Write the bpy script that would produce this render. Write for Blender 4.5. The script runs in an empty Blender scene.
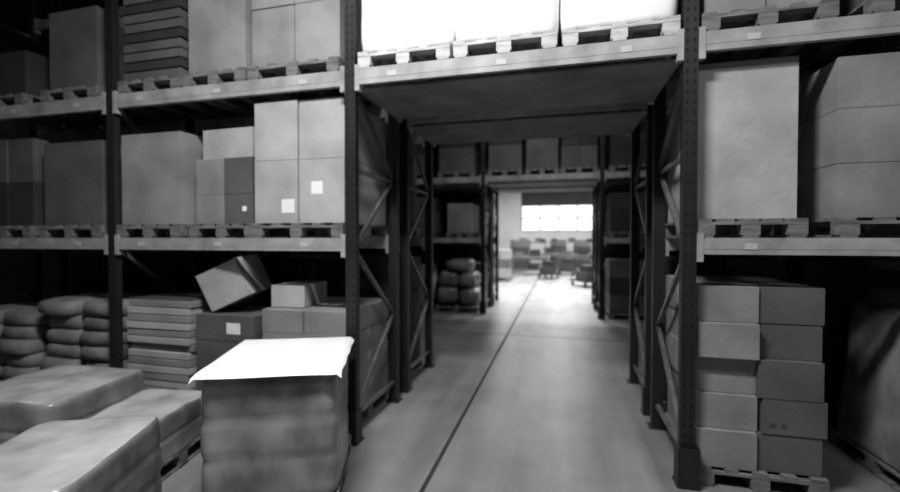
import bpy, bmesh, math, random
from mathutils import Vector, Matrix, noise
random.seed(7)
scene = bpy.context.scene
scene.view_settings.view_transform = 'Standard'
scene.view_settings.look = 'None'

# ------------------------------------------------------------ materials
def make_mat(name, v, rough=0.7, var=0.12, scale=3.0, bump=0.0, bscale=40.0, metal=0.0, stretch=(1,1,1), spec=0.4):
    m = bpy.data.materials.new(name); m.use_nodes = True
    nt = m.node_tree; n = nt.nodes; L = nt.links
    b = n['Principled BSDF']
    b.inputs['Roughness'].default_value = rough
    b.inputs['Metallic'].default_value = metal
    b.inputs['Specular IOR Level'].default_value = spec
    tc = n.new('ShaderNodeTexCoord')
    mp = n.new('ShaderNodeMapping'); mp.inputs['Scale'].default_value = stretch
    L.new(tc.outputs['Object'], mp.inputs['Vector'])
    no = n.new('ShaderNodeTexNoise'); no.inputs['Scale'].default_value = scale; no.inputs['Detail'].default_value = 6
    L.new(mp.outputs['Vector'], no.inputs['Vector'])
    r = n.new('ShaderNodeValToRGB')
    lo = v*(1-var*1.6); hi = min(1, v*(1+var*1.6))
    r.color_ramp.elements[0].position = 0.3; r.color_ramp.elements[1].position = 0.7
    r.color_ramp.elements[0].color = (lo,lo,lo,1); r.color_ramp.elements[1].color = (hi,hi,hi,1)
    L.new(no.outputs['Fac'], r.inputs['Fac']); L.new(r.outputs['Color'], b.inputs['Base Color'])
    if bump > 0:
        n2 = n.new('ShaderNodeTexNoise'); n2.inputs['Scale'].default_value = bscale; n2.inputs['Detail'].default_value = 3
        L.new(mp.outputs['Vector'], n2.inputs['Vector'])
        bp = n.new('ShaderNodeBump'); bp.inputs['Strength'].default_value = bump; bp.inputs['Distance'].default_value = 0.03
        L.new(n2.outputs['Fac'], bp.inputs['Height']); L.new(bp.outputs['Normal'], b.inputs['Normal'])
    return m

CARD1 = make_mat('cardboard_mid', 0.25, 0.8, 0.17, 2.2, 0.12, 25)
CARD2 = make_mat('cardboard_light', 0.41, 0.8, 0.14, 2.2, 0.12, 25)
CARD3 = make_mat('cardboard_dark', 0.10, 0.8, 0.16, 2.2, 0.12, 25)
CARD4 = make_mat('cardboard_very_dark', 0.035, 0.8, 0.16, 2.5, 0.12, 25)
TAPE  = make_mat('packing_tape', 0.36, 0.35, 0.05)
LABEL = make_mat('paper_label', 0.92, 0.6, 0.02)
BLABEL = make_mat('beam_label', 0.5, 0.6, 0.02)
INK   = make_mat('printed_ink', 0.06, 0.7, 0.05)
SEAM  = make_mat('carton_seam', 0.05, 0.9, 0.05)
WOOD  = make_mat('pallet_wood', 0.16, 0.85, 0.3, 4, 0.3, 25, stretch=(1,6,6))
WOODL = make_mat('pallet_wood_pale', 0.5, 0.85, 0.2, 4, 0.3, 25, stretch=(1,6,6))  # paler copy of the pallet wood, for pallets above the tunnel
POST  = make_mat('rack_post_paint', 0.016, 0.5, 0.15, 5)
BEAM  = make_mat('rack_beam_paint', 0.34, 0.45, 0.2, 4)
BRACE = make_mat('rack_brace_galvanised', 0.13, 0.4, 0.25, 6, metal=0.2)
HOLE  = make_mat('rack_hole', 0.005, 0.9, 0.05)
DECK  = make_mat('rack_deck_board', 0.20, 0.8, 0.2, 3)
WRAPW = make_mat('white_wrap', 0.92, 0.4, 0.03, 3, 0.15, 6, stretch=(1,1,3))
WRAPG = make_mat('grey_wrap', 0.21, 0.3, 0.32, 2.6, 0.25, 5, stretch=(1.6,1.6,1), spec=0.6)
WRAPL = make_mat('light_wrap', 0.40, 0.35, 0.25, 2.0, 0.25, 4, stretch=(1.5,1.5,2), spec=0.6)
SACK  = make_mat('woven_sack', 0.20, 0.7, 0.2, 4, 0.3, 14)
STEEL = make_mat('steel', 0.12, 0.4, 0.1, 5, metal=0.5)
DARKP = make_mat('dark_plastic', 0.02, 0.5, 0.1)
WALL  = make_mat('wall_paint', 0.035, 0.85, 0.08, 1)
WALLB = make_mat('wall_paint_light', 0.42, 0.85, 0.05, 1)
CEIL  = make_mat('ceiling_sheet', 0.04, 0.8, 0.1, 1)
TUBE = bpy.data.materials.new('lamp_tube'); TUBE.use_nodes = True
_b = TUBE.node_tree.nodes['Principled BSDF']; _b.inputs['Emission Color'].default_value = (1,1,1,1); _b.inputs['Emission Strength'].default_value = 6

def floor_material():
    m = bpy.data.materials.new('concrete_floor'); m.use_nodes = True
    nt = m.node_tree; n = nt.nodes; L = nt.links; b = n['Principled BSDF']
    tc = n.new('ShaderNodeTexCoord')
    no = n.new('ShaderNodeTexNoise'); no.inputs['Scale'].default_value = 0.9; no.inputs['Detail'].default_value = 9; no.inputs['Roughness'].default_value = .62
    L.new(tc.outputs['Object'], no.inputs['Vector'])
    mp = n.new('ShaderNodeMapping'); mp.inputs['Scale'].default_value = (2.2, .25, 1)
    L.new(tc.outputs['Object'], mp.inputs['Vector'])
    n2 = n.new('ShaderNodeTexNoise'); n2.inputs['Scale'].default_value = 1.6; n2.inputs['Detail'].default_value = 5
    L.new(mp.outputs['Vector'], n2.inputs['Vector'])
    mx = n.new('ShaderNodeMath'); mx.operation = 'ADD'
    L.new(no.outputs['Fac'], mx.inputs[0]); L.new(n2.outputs['Fac'], mx.inputs[1])
    hf = n.new('ShaderNodeMath'); hf.operation = 'MULTIPLY'; hf.inputs[1].default_value = .5
    L.new(mx.outputs[0], hf.inputs[0])
    r = n.new('ShaderNodeValToRGB')
    r.color_ramp.elements[0].position = .38; r.color_ramp.elements[0].color = (.14,.14,.14,1)
    r.color_ramp.elements[1].position = .62; r.color_ramp.elements[1].color = (.27,.27,.27,1)
    L.new(hf.outputs[0], r.inputs['Fac'])
    L.new(r.outputs['Color'], b.inputs['Base Color'])
    b.inputs['Roughness'].default_value = .42
    bp = n.new('ShaderNodeBump'); bp.inputs['Strength'].default_value = .15; bp.inputs['Distance'].default_value = .01
    L.new(no.outputs['Fac'], bp.inputs['Height']); L.new(bp.outputs['Normal'], b.inputs['Normal'])
    return m
FLOOR = floor_material()
JOINT = make_mat('floor_joint_filler', 0.03, .9, .2)

# ------------------------------------------------------------ mesh builder
class MB:
    def __init__(s): s.v=[]; s.f=[]; s.m=[]; s.mats=[]
    def mi(s, mat):
        if mat not in s.mats: s.mats.append(mat)
        return s.mats.index(mat)
    def box(s, c, d, mat, rz=0.0, M=None):
        x,y,z = d[0]/2, d[1]/2, d[2]/2
        R = M if M is not None else Matrix.Rotation(rz,3,'Z')
        b = len(s.v); c = Vector(c)
        for p in ((-x,-y,-z),(x,-y,-z),(x,y,-z),(-x,y,-z),(-x,-y,z),(x,-y,z),(x,y,z),(-x,y,z)):
            s.v.append(tuple(R @ Vector(p) + c))
        for q in ((3,2,1,0),(4,5,6,7),(0,1,5,4),(1,2,6,5),(2,3,7,6),(3,0,4,7)):
            s.f.append(tuple(b+i for i in q)); s.m.append(s.mi(mat))
    def bar(s, p, q, w, t, mat):
        p=Vector(p); q=Vector(q); d=q-p; L=d.length
        R = d.to_track_quat('Z','Y').to_matrix()
        s.box((p+q)/2, (w,t,L), mat, M=R)
    def cyl(s, p, q, r, mat, n=14):
        p=Vector(p); q=Vector(q); R=(q-p).to_track_quat('Z','Y').to_matrix(); b=len(s.v)
        for e in (p,q):
            for i in range(n):
                a=2*math.pi*i/n; s.v.append(tuple(R@Vector((r*math.cos(a),r*math.sin(a),0))+e))
        for i in range(n):
            j=(i+1)%n; s.f.append((b+i,b+j,b+n+j,b+n+i)); s.m.append(s.mi(mat))
        s.f.append(tuple(b+n-1-i for i in range(n))); s.m.append(s.mi(mat))
        s.f.append(tuple(b+n+i for i in range(n))); s.m.append(s.mi(mat))
    def sell(s, c, d, mat, e1=.45, e2=.4, nu=20, nv=10, rz=0, amp=.02):
        b=len(s.v); R=Matrix.Rotation(rz,3,'Z'); c=Vector(c)
        f=lambda w,e: math.copysign(abs(w)**e, w)
        for j in range(1,nv):
            ph=-math.pi/2+math.pi*j/nv
            for i in range(nu):
                th=2*math.pi*i/nu
                p=Vector((f(math.cos(ph),e1)*f(math.cos(th),e2)*d[0]/2, f(math.cos(ph),e1)*f(math.sin(th),e2)*d[1]/2, f(math.sin(ph),e1)*d[2]/2))
                p += Vector((1,1,.6))*amp*noise.noise((p+c)*5)
                s.v.append(tuple(R@p+c))
        for j in range(nv-2):
            for i in range(nu):
                k=(i+1)%nu; s.f.append((b+j*nu+i,b+j*nu+k,b+(j+1)*nu+k,b+(j+1)*nu+i)); s.m.append(s.mi(mat))
        s.f.append(tuple(b+nu-1-i for i in range(nu))); s.m.append(s.mi(mat))
        t=b+(nv-2)*nu; s.f.append(tuple(t+i for i in range(nu))); s.m.append(s.mi(mat))
    def obj(s, name, loc=(0,0,0), rot=(0,0,0), bevel=0.0, smooth=False, parent=None):
        me=bpy.data.meshes.new(name); me.from_pydata(s.v,[],s.f)
        for m in s.mats: me.materials.append(m)
        for p,i in zip(me.polygons,s.m): p.material_index=i; p.use_smooth=smooth and (s.mats[i] not in (WOOD,WOODL))
        me.update()
        o=bpy.data.objects.new(name,me); o.location=loc; o.rotation_euler=rot
        scene.collection.objects.link(o)
        if bevel>0:
            bv=o.modifiers.new('bevel','BEVEL'); bv.width=bevel; bv.segments=2; bv.limit_method='ANGLE'
        if parent: o.parent=parent
        return o

# ------------------------------------------------------------ parts
def pallet(mb, w, d, x=0, y=0, z=0, H=.14, W=None):
    W = W or WOOD
    for i in range(5):
        bx = x - w/2 + .05 + i*(w-.1)/4
        mb.box((bx, y, z+H-.011), (.1 if i in(0,2,4) else .09, d, .022), W)
    for j in (-1,0,1):
        yy = y + j*(d/2-.05)
        mb.box((x,yy,z+H-.033),(w,.1,.022),W)
        for i in (-1,0,1):
            mb.box((x+i*(w/2-.06), yy, z+.06),(.12,.1,.078),W)
    for i in (-1,0,1):
        mb.box((x+i*(w/2-.06), y, z+.0105),(.1,d,.021),W)

def carton(mb, x, y, z, w, d, h, mat, label=None, mark=True):
    g=.004
    mb.box((x,y,z+h/2),(w-g*2,d-g*2,h-g),mat)
    mb.box((x,y,z+h-.001),(w-.02,.006,.004),SEAM)
    mb.box((x,y,z+h+.0005),(w-.012,.05,.003),TAPE)
    for sx in (-1,1):
        mb.box((x+sx*(w/2-g+.0008),y,z+h-.045),(.002,.05,.08),TAPE)
    if mark:
        mb.box((x-w*.33,y-d/2+g-.0005,z+h*.25),(.05,.002,.035),INK)
        mb.box((x-w*.33+.07,y-d/2+g-.0005,z+h*.25),(.035,.002,.035),INK)
    if label:
        for (lx,lz,lw,lh) in label:
            mb.box((x+lx*w,y-d/2+g-.001,z+lz*h),(lw,.003,lh),LABEL)

def carton_pallet(name, x, y, z, w, d, layers, cols=1, rows=1, mats=(CARD1,), pw=None, pd=1.1, rz=0, labels={}, jit=.01, skip=(), mark=6):
    mb=MB(); pw=pw or w+.04
    pallet(mb,pw,pd)
    zz=.14; k=0
    for li,h in enumerate(layers):
        for c in range(cols):
            for r in range(rows):
                k+=1
                if (li,c) in skip: continue
                jx=random.uniform(-jit,jit)*.5; jy=random.uniform(-jit,jit)
                cw=w/cols; cd=d/rows
                carton(mb, -w/2+cw*(c+.5)+jx, -d/2+cd*(r+.5)+jy, zz, cw, cd, h, mats[(li*3+c*2+r)%len(mats)], labels.get((li,c)) if r==0 else None, mark=(k%mark==0))
        zz+=h
    return mb.obj(name,(x,y,z),(0,0,rz),bevel=.006)

def soft_load(name, x, y, z, w, d, h, mat, layers=4, rz=0, amp=.025, pw=None, pd=None, topmat=None, cuts=22, taper=.03, W=None):
    """stretch-wrapped goods on a pallet: puckered film over stacked layers"""
    mb=MB(); pallet(mb,pw or w,pd or d,W=W)
    bm=bmesh.new(); bmesh.ops.create_cube(bm,size=1)
    bmesh.ops.subdivide_edges(bm,edges=bm.edges[:],cuts=cuts,use_grid_fill=True)
    b=len(mb.v); seed=Vector((x*3.1,y*1.7,z))
    for v in bm.verts:
        p=v.co.copy()
        q=Vector((p.x,p.y))
        if abs(q.x)>.4 and abs(q.y)>.4:
            ex=(abs(q.x)-.4); ey=(abs(q.y)-.4); L=math.hypot(ex,ey); mm=max(ex,ey)
            if L>0: p.x=math.copysign(.4+ex*mm/L,q.x); p.y=math.copysign(.4+ey*mm/L,q.y)
        t=p.z+.5
        s=1-taper*t
        groove=abs(math.sin(t*math.pi*layers))
        s*= 1-.03*(1-min(1,groove*3))
        P=Vector((p.x*w*s,p.y*d*s,t*h+.14))
        nn=noise.noise_vector(P*3.2+seed)*amp+noise.noise_vector(P*8+seed)*amp*.3
        if t<.02: nn.z=0
        P+=nn
        if t>.98: P.z=min(P.z,h+.14+amp)
        mb.v.append(tuple(P))
    bm.verts.index_update()
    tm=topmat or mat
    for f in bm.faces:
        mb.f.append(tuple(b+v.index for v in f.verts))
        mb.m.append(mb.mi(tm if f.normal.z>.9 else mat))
    bm.free()
    return mb.obj(name,(x,y,z),(0,0,rz),smooth=True)

# ------------------------------------------------------------ room shell
X0,X1,Y0,Y1,HZ=-9.5,9.0,-3.0,30.0,7.0
mb=MB(); mb.box(((X0+X1)/2,(Y0+Y1)/2,-.1),(X1-X0+.4,Y1-Y0+.4,.2),FLOOR)
mb.box((-.97,(Y0+Y1)/2,.001),(.035,Y1-Y0,.003),JOINT)
for yy in (-1.0,8.2,14.6,22): mb.box(((X0+X1)/2,yy,.001),(X1-X0,.012,.003),JOINT)
mb.obj('floor')
mb=MB(); mb.box(((X0+X1)/2,(Y0+Y1)/2,HZ+.1),(X1-X0+.4,Y1-Y0+.4,.2),CEIL)
for i in range(12): mb.box(((X0+X1)/2,Y0+1.5+i*2.75,HZ-.15),(X1-X0,.15,.3),STEEL)
mb.obj('ceiling')
mb=MB(); mb.box((X0-.1,(Y0+Y1)/2,HZ/2),(.2,Y1-Y0,HZ),WALL); mb.obj('wall_left')
mb=MB(); mb.box((X1+.1,(Y0+Y1)/2,HZ/2),(.2,Y1-Y0,HZ),WALL); mb.obj('wall_right')
mb=MB(); mb.box(((X0+X1)/2,Y0-.1,HZ/2),(X1-X0+.4,.2,HZ),WALL); mb.obj('wall_front')
# added partition behind the second double row: blocks far-room light, open at the aisle
PY=13.0
mb=MB()
mb.box(((X0-1.95)/2,PY,HZ/2),(-1.95-X0,.12,HZ),WALL)
mb.box(((X1+1.06)/2,PY,HZ/2),(X1-1.06,.12,HZ),WALL)
mb.box(((-1.95+1.06)/2,PY,(3.5+HZ-.3)/2),(3.01,.12,HZ-.3-3.5),WALL)
mb.obj('light_block_partition')
# far wall with window band
wx0,wx1,wz0,wz1=-2.6,2.4,2.3,4.1
mb=MB()
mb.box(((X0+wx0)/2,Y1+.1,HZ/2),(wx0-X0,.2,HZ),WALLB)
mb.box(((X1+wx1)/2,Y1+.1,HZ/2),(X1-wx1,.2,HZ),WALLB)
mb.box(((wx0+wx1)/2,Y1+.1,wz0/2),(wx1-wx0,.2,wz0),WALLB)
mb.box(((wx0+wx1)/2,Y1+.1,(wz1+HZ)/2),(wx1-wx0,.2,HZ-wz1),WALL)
mb.obj('wall_back')
mb=MB()
for i in range(5): mb.box((wx0+.03+i*(wx1-wx0-.06)/4,Y1+.08,(wz0+wz1)/2),(.08,.08,wz1-wz0),DARKP)
for z in (wz0+.03,(wz0+wz1)/2,wz1-.03): mb.box(((wx0+wx1)/2,Y1+.08,z),(wx1-wx0,.06,.08),DARKP)
mb.obj('window_1')
mb=MB(); mb.box(((X0+X1)/2,Y1-.01,.06),(X1-X0,.02,.12),DARKP); mb.obj('baseboard_back')

# ------------------------------------------------------------ racks
XS=[-7.35,-4.59,-1.82,0.925,3.68,6.43]
def rack(name, y0, tunnel=2, holes=True, top=6.0):
    mb=MB(); dpt=1.1
    for x in XS:
        for yy in (y0+.05,y0+dpt-.05):
            mb.box((x,yy,top/2),(.10,.07,top),POST)
            mb.box((x,yy,.006),(.16,.14,.012),POST)
        if holes:
            z=.15
            while z<4.9:
                for sx in (-.025,.025): mb.box((x+sx,y0+.0148,z),(.014,.003,.03),HOLE)
                z+=.075
        z=.25; s=1; n=0
        a,b=y0+.07,y0+dpt-.07
        while z<top-.9:
            mb.bar((x,a if s>0 else b,z),(x,b if s>0 else a,z+.75),.035,.035,BRACE)
            if n%3==0: mb.bar((x,a,z-.03),(x,b,z-.03),.035,.035,BRACE)
            z+=.75; s=-s; n+=1
    for i in range(len(XS)-1):
        xa,xb=XS[i]+.05,XS[i+1]-.05
        for zt,hh in ((1.85,.12),(3.35,.14),(4.95,.12)):
            if i==tunnel and zt<2: continue
            for yy in (y0+.035,y0+dpt-.035):
                mb.box(((xa+xb)/2,yy,zt-hh/2),(xb-xa,.045,hh),BEAM)
                mb.box(((xa+xb)/2,yy+(-.0235 if yy<y0+.5 else .0235),zt-hh/2),(xb-xa,.002,hh*.35),BEAM)
                for xe in (xa+.022,xb-.022):
                    mb.box((xe,yy,zt-hh/2-.01),(.044,.056,hh+.09),BEAM)
            if holes:
                for k in range(3): mb.box((xa+.35+k*.95,y0+.0095,zt-hh/2),(.08,.003,.045),BLABEL)
        if i==tunnel:
            nb=12
            for k in range(nb):
                yy=y0+.1+k*(dpt-.2)/(nb-1)
                mb.box(((xa+xb)/2,yy,3.345-.16),(xb-xa,.079,.018),DECK)
    for x in (XS[2],XS[3]):
        mb.box((x,y0-.035,.15),(.15,.012,.3),POST)
        for sx in (-1,1): mb.box((x+sx*.07,y0+.02,.15),(.012,.11,.3),POST)
    return mb.obj(name,bevel=0)
rack('pallet_rack',3.5); rack('pallet_rack',4.85,holes=False)
rack('pallet_rack',10.35,holes=True); rack('pallet_rack',11.7,holes=False)

YF=4.08   # goods centre line in the front rack
L2=1.85; L3=3.35
# ---- bay left, level 2
carton_pallet('carton_stack',-4.13,YF,L2,.78,1.0,[.95],mats=(CARD1,),pw=.82)
carton_pallet('carton_stack',-3.27,YF+.05,L2,.68,1.0,[.30,.36],cols=2,mats=(CARD1,CARD1,CARD3),pw=.78,labels={(0,1):[(.2,.5,.05,.05)]})
mb=MB(); carton(mb,0,0,0,.62,.9,.30,CARD2,mark=False); mb.obj('carton',(-3.24,YF+.03,L2+.14+.664),(0,0,-.04),bevel=.005)
carton_pallet('carton_stack',-2.39,YF,L2,.95,1.0,[.60,.56],cols=2,rows=1,mats=(CARD2,CARD2,CARD2),pw=.97,labels={(0,0):[(.28,.27,.14,.13)],(0,1):[(-.10,.55,.12,.12)]})
# ---- far-left bay, level 2
carton_pallet('carton_stack',-5.22,YF,L2,.86,1.0,[.92],cols=1,mats=(CARD3,),pw=.9)
carton_pallet('carton_stack',-6.22,YF,L2,.8,1.0,[.5,.5],cols=2,mats=(CARD4,CARD3),pw=.84)
# ---- level 3 left
carton_pallet('carton_stack',-2.42,YF,L3,.94,1.0,[.55,.55],cols=2,mats=(CARD1,CARD1),pw=.96)
carton_pallet('carton_stack',-3.30,YF,L3,.68,1.0,[.9],cols=1,mats=(CARD1,),pw=.74)
mb=MB(); pallet(mb,.8,1.1)
for k in range(9): mb.box((random.uniform(-.02,.02),0,.14+.05+k*.1),(.74,1.0,.085),(CARD3,CARD4,CARD3)[k%3]); 
for k in range(8): mb.box((0,0,.14+.1+k*.1),(.66,.9,.03),SEAM)
mb.obj('slatted_board_stack',(-4.1,YF,L3),bevel=.004)
carton_pallet('carton_stack',-5.2,YF,L3,.7,1.0,[.45,.42],cols=1,mats=(CARD3,CARD3),pw=.8)
carton_pallet('carton_stack',-6.3,YF,L3,.8,1.0,[.5],cols=2,mats=(CARD4,),pw=.84)
# ---- above the tunnel: bright white wrapped loads
for i,x in enumerate((-1.32,-.45,.43)):
    soft_load('white_wrapped_pallet_load',x,YF-.02,L3,.87,1.04,1.15,WRAPW,layers=1,amp=.006,pw=.84,pd=1.1,taper=0,W=WOODL)
# ---- right bay, level 2
carton_pallet('tall_carton',1.33,YF,L2,.66,.9,[1.17],mats=(CARD2,),pw=.7,jit=0,mark=99)
carton_pallet('carton_stack',2.36,YF,L2,.98,1.0,[.38,.38,.36],cols=2,mats=(CARD1,CARD1,CARD1),pw=1.0,mark=99)
# ---- right bay, level 3
carton_pallet('carton_stack',1.42,YF,L3,.8,1.0,[.5,.5],cols=2,mats=(CARD1,CARD1),pw=.84)
carton_pallet('carton_stack',2.5,YF,L3,.9,1.0,[.5,.5],cols=1,mats=(CARD3,),pw=.94)
# ---- right bay, ground
carton_pallet('carton_stack',1.42,YF+.02,0,.82,1.0,[.28,.26,.28,.26,.27],cols=2,rows=2,mats=(CARD1,CARD1,CARD3),pw=.84,jit=.04,mark=7)
soft_load('wrapped_pallet_load',2.85,YF,0,.95,1.0,1.15,WRAPG,layers=1,amp=.02,pw=.95,pd=1.1,taper=.16)
# ---- left bay, ground
mb=MB(); pallet(mb,.84,1.1)
for k in range(14):
    mb.box((random.uniform(-.015,.015),random.uniform(-.02,.02),.14+.035+k*.076),(.8,1.0,.066),(CARD2,CARD1)[k%2],rz=random.uniform(-.015,.015))
    mb.box((0,0,.14+.073+k*.076),(.76,.94,.012),SEAM)
mb.obj('flattened_carton_stack',(-4.06,YF,0),bevel=.004)
carton_pallet('carton_stack',-3.24,YF,0,.7,1.0,[.35,.33,.26],cols=1,mats=(CARD3,CARD1,CARD1),pw=.72,labels={(2,0):[(.15,.5,.16,.11)]},mark=99)
def tilted_carton(name,loc,rot,w=.48,d=.42,h=.40,mat=CARD2):
    mb=MB(); t=.008
    mb.box((0,0,t/2),(w,d,t),mat)
    for s in (-1,1):
        mb.box((s*(w/2-t/2),0,h/2),(t,d,h),mat); mb.box((0,s*(d/2-t/2),h/2),(w,t,h),mat)
    for s in (-1,1):   # top flaps: folded in, one slightly lifted
        a=math.radians(-172 if s>0 else -178)
        M=Matrix.Rotation(-s*a,3,'Y'); mb.box(Vector((s*w/2,0,h))+M@Vector((s*.115,0,0)),(.23,d,t),mat,M=M)
    return mb.obj(name,loc,rot,bevel=.002)
tilted_carton('open_carton',(-3.26,3.88,1.20),(math.radians(4),math.radians(-24),math.radians(6)),mat=CARD2)
carton_pallet('carton_stack',-2.35,YF,0,.9,1.0,[.28,.26,.26,.22],cols=2,rows=1,mats=(CARD1,CARD2,CARD1),pw=.92)
mb=MB(); carton(mb,0,0,0,.36,.5,.22,CARD2,mark=False); mb.obj('carton',(-2.62,3.95,1.164),(0,0,.08),bevel=.005)
# ---- far-left bay ground: sacks
mb=MB(); pallet(mb,1.1,1.1)
for L in range(6):
    for c in (-1,1):
        mb.sell((c*.27+random.uniform(-.03,.03),-.0+random.uniform(-.05,.05),.14+.09+L*.165),(.58,1.0,.2),SACK,rz=random.uniform(-.06,.06))
mb.obj('sack_pile',(-5.25,YF,0),smooth=True)
mb=MB(); pallet(mb,1.0,1.1)
for L in range(5):
    for c in (-1,1): mb.sell((c*.26+random.uniform(-.03,.03),random.uniform(-.05,.05),.14+.09+L*.165),(.56,1.0,.2),SACK,rz=random.uniform(-.06,.06))
mb.obj('sack_pile',(-6.5,YF,0),smooth=True)

# ---- goods standing in the near aisle, left
R22=math.radians(22)
BX,BY=-1.99,2.80
soft_load('wrapped_pallet_load',BX,BY,0,.87,.92,.82,WRAPG,layers=3,rz=R22,amp=.02,pw=.87,pd=.92,topmat=WRAPG)
mb=MB(); nx,ny=28,30; w,d=.91,.96
for j in range(ny+1):
    for i in range(nx+1):
        x=(i/nx-.5)*(w+.03); y=(j/ny-.5)*(d+.03)
        ox=max(0,abs(x)-w/2+.01); oy=max(0,abs(y)-d/2+.01)
        z=-(ox+oy)*1.1+.005*noise.noise(Vector((x*4,y*4,2)))
        if ox>0: x=math.copysign(w/2+.01+.003*math.sin(y*20),x)
        if oy>0: y=math.copysign(d/2+.01+.003*math.sin(x*18),y)
        mb.v.append((x,y,z))
for j in range(ny):
    for i in range(nx):
        a=j*(nx+1)+i; mb.f.append((a,a+1,a+nx+2,a+nx+1)); mb.m.append(mb.mi(WRAPW))
mb.obj('white_cover_sheet',(BX,BY,.992),(0,0,R22),smooth=True)
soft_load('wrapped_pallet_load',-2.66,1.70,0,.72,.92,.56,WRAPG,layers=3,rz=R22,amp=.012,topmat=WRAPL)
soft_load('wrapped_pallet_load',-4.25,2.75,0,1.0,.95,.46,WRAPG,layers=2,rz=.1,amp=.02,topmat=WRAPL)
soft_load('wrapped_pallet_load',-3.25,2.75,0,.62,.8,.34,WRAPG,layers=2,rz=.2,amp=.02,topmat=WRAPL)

# ---- goods in the back half of the first row
YB=5.4
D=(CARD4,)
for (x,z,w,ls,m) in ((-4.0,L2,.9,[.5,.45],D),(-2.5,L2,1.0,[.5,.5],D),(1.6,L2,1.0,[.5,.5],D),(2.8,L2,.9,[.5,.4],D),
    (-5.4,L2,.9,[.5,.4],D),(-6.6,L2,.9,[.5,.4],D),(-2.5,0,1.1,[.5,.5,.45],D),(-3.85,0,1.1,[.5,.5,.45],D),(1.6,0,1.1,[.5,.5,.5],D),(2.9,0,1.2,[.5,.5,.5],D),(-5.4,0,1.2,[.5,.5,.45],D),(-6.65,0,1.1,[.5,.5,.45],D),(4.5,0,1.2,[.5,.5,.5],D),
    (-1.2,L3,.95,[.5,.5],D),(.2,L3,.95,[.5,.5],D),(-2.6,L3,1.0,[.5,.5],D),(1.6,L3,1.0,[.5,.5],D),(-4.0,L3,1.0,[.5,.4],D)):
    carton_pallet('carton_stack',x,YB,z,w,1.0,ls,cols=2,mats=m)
# ---- second double row
YC=10.92
for (x,z,w,ls,c,m) in ((-2.42,L2,.62,[.72],1,(CARD1,)),(-3.6,L2,.9,[.5,.4],2,(CARD3,)),
    (-3.8,0,1.0,[.5,.5],2,(CARD1,)),
    (-3.7,L3,.9,[.5,.5],1,(CARD3,CARD4)),(-2.5,L3,.9,[.6,.5],1,(CARD3,CARD4)),(-1.3,L3,.8,[.6,.5],1,(CARD3,CARD4)),(-.42,L3,.74,[1.0],1,(CARD3,)),(.42,L3,.8,[.5,.5],2,(CARD3,CARD4)),(1.55,L3,.9,[.6,.5],1,(CARD4,)),
    (1.55,L2,.9,[.5,.4],1,(CARD4,)),(1.55,0,.9,[.4,.4,.4],2,(CARD3,CARD4)),(2.8,0,1.0,[.5,.5],2,(CARD3,)),(2.8,L2,1.0,[.5,.5],2,(CARD3,))):
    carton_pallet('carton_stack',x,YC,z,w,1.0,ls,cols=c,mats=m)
# rounded wrapped bundles beside the aisle
mb=MB(); pallet(mb,1.1,1.1)
for (a,b_,z,dx,dz) in ((-.27,0,.40,.6,.54),(.27,0,.38,.58,.5),(-.22,0,.83,.62,.44),(.26,0,.80,.5,.42),(0,0,1.15,.7,.34)):
    mb.sell((a,b_,z),(dx,1.0,dz),WRAPG,e1=.7,e2=.6,nu=24,nv=14,amp=.06)
mb.obj('wrapped_bundle_pile',(-2.5,YC,0),smooth=True)
for (x,z) in ((-2.5,0),(-2.5,L2),(1.6,0),(1.6,L2),(-1.2,L3),(.3,L3),(-2.6,L3),(1.6,L3)):
    carton_pallet('carton_stack',x,12.27,z,1.0,1.0,[.5,.5],cols=2,mats=(CARD3,CARD4))

# ------------------------------------------------------------ far packing area
def bench(x,y,rz=0):
    mb=MB(); mb.box((0,0,.88),(1.8,.8,.05),CARD3)
    for a in (-.82,.82):
        for b in (-.34,.34): mb.box((a,b,.43),(.06,.06,.86),STEEL)
        mb.box((a,.34,1.35),(.05,.05,.9),STEEL)
    mb.box((0,.0,.25),(1.7,.7,.03),STEEL); mb.box((0,.3,1.6),(1.75,.3,.03),STEEL); mb.box((0,-.34,.8),(1.7,.03,.08),STEEL)
    mb.box((-.5,.1,1.02),(.4,.35,.22),CARD3); mb.box((.3,.05,1.1),(.5,.06,.34),DARKP); mb.box((.3,.05,.93),(.1,.1,.05),DARKP); mb.box((.65,.25,1.72),(.3,.22,.2),CARD4); mb.box((-.3,.25,1.74),(.4,.22,.24),CARD3)
    mb.box((.2,0,.4),(.5,.4,.26),CARD4)
    return mb.obj('packing_bench',(x,y,0),(0,0,rz),bevel=.004)
bench(-1.5,22,.1); bench(.9,24.5,-.15); bench(-1.0,27,0); bench(2.2,20.5,1.4)
def cart(x,y,rz):
    mb=MB(); mb.box((0,0,.22),(.7,1.1,.05),DARKP)
    for a in (-.28,.28):
        for b in (-.45,.45): 
            mb.cyl((a-.02,b,.08),(a+.02,b,.08),.08,DARKP); mb.box((a,b,.17),(.05,.06,.08),STEEL)
        mb.cyl((a,.5,.24),(a,.5,1.05),.017,STEEL)
    mb.cyl((-.297,.5,1.05),(.297,.5,1.05),.017,STEEL); mb.cyl((-.28,.5,.65),(.28,.5,.65),.012,STEEL)
    mb.box((0,-.1,.4),(.55,.7,.3),CARD4); mb.box((.05,-.1,.68),(.45,.5,.26),DARKP)
    return mb.obj('platform_cart',(x,y,0),(0,0,rz),bevel=.003)
cart(.95,17.2,.5); cart(-.5,20.2,-.3); cart(.3,22.4,1.2)
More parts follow.
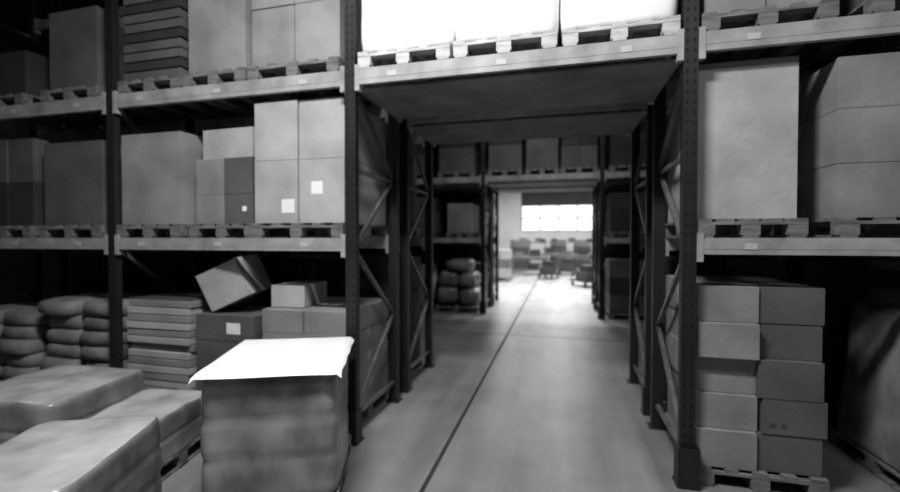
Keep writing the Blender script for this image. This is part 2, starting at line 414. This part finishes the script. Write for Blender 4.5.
def jack(x,y,rz):
    mb=MB()
    for a in (-.19,.19):
        mb.box((a,-.55,.09),(.16,1.15,.05),DARKP); mb.cyl((a-.04,-1.0,.04),(a+.04,-1.0,.04),.04,DARKP)
    mb.box((0,.06,.16),(.5,.12,.2),DARKP); mb.cyl((-.1,.16,.1),(.1,.16,.1),.1,DARKP); mb.cyl((0,.14,.1),(0,.14,.45),.04,STEEL)
    mb.bar((0,.14,.4),(0,.42,1.15),.04,.03,DARKP)
    mb.cyl((-.12,.42,1.15),(.12,.42,1.15),.018,DARKP); mb.cyl((-.12,.47,1.28),(.12,.47,1.28),.018,DARKP)
    mb.cyl((-.12,.42,1.15),(-.12,.47,1.28),.015,DARKP); mb.cyl((.12,.42,1.15),(.12,.47,1.28),.015,DARKP)
    return mb.obj('pallet_jack',(x,y,0),(0,0,rz),bevel=.002)
jack(1.35,15.6,2.6)
carton_pallet('carton_stack',-2.6,19,0,1.0,1.0,[.4,.4,.4],cols=2,mats=(CARD1,CARD3))
carton_pallet('carton_stack',2.6,23,0,1.0,1.0,[.4,.4,.4],cols=2,mats=(CARD1,CARD3))
carton_pallet('carton_stack',-.1,28.4,0,1.0,1.0,[.4,.4,.4,.4],cols=2,mats=(CARD4,CARD3))
carton_pallet('carton_stack',-2.2,24.6,0,1.0,1.0,[.4,.4,.4,.4],cols=2,mats=(CARD4,CARD3))
carton_pallet('carton_stack',1.3,27.5,0,1.0,1.0,[.4,.4,.4,.4],cols=2,mats=(CARD4,CARD3))

# ------------------------------------------------------------ lamps
def lamp(x,y,z,power,lx=1.5,ly=.35,rz=0):
    mb=MB(); mb.box((0,0,.05),(lx,ly,.08),STEEL)
    for k in (-1,1): mb.cyl((-lx/2+.05,k*ly*.25,-.012),(lx/2-.05,k*ly*.25,-.012),.016,TUBE,8)
    for a in (-lx/2+.1,lx/2-.1): mb.cyl((a,0,.08),(a,0,HZ-.002-z),.006,STEEL,6)
    o=mb.obj('hanging_strip_lamp',(x,y,z),(0,0,rz))
    ld=bpy.data.lights.new('strip_light','AREA'); ld.shape='RECTANGLE'; ld.size=lx; ld.size_y=ly; ld.energy=power
    lo=bpy.data.objects.new('strip_light',ld); lo.location=(0,0,-.04); lo.parent=o; scene.collection.objects.link(lo)
lamp(-1.2,1.2,5.6,335); lamp(2.6,.6,5.6,50)
lamp(-.5,8.1,5.6,65)
for x in (-3.2,0,3.2):
    for y,pw in ((15.2,480),(20.5,330),(25.5,260)): lamp(x,y,5.6,pw)

w=bpy.data.worlds.new('overcast_sky'); scene.world=w; w.use_nodes=True
w.node_tree.nodes['Background'].inputs[0].default_value=(1,1,1,1); w.node_tree.nodes['Background'].inputs[1].default_value=2.0

# ------------------------------------------------------------ camera
cd=bpy.data.cameras.new('camera'); cam=bpy.data.objects.new('camera',cd); scene.collection.objects.link(cam)
cd.sensor_width=36; cd.lens=430/900*36; cd.clip_end=200
cam.location=(0,0,1.85)
cam.rotation_euler=(math.radians(90-1.07),0,math.radians(14.35))
cd.dof.use_dof=True; cd.dof.focus_distance=2.2; cd.dof.aperture_fstop=0.85
scene.camera=cam
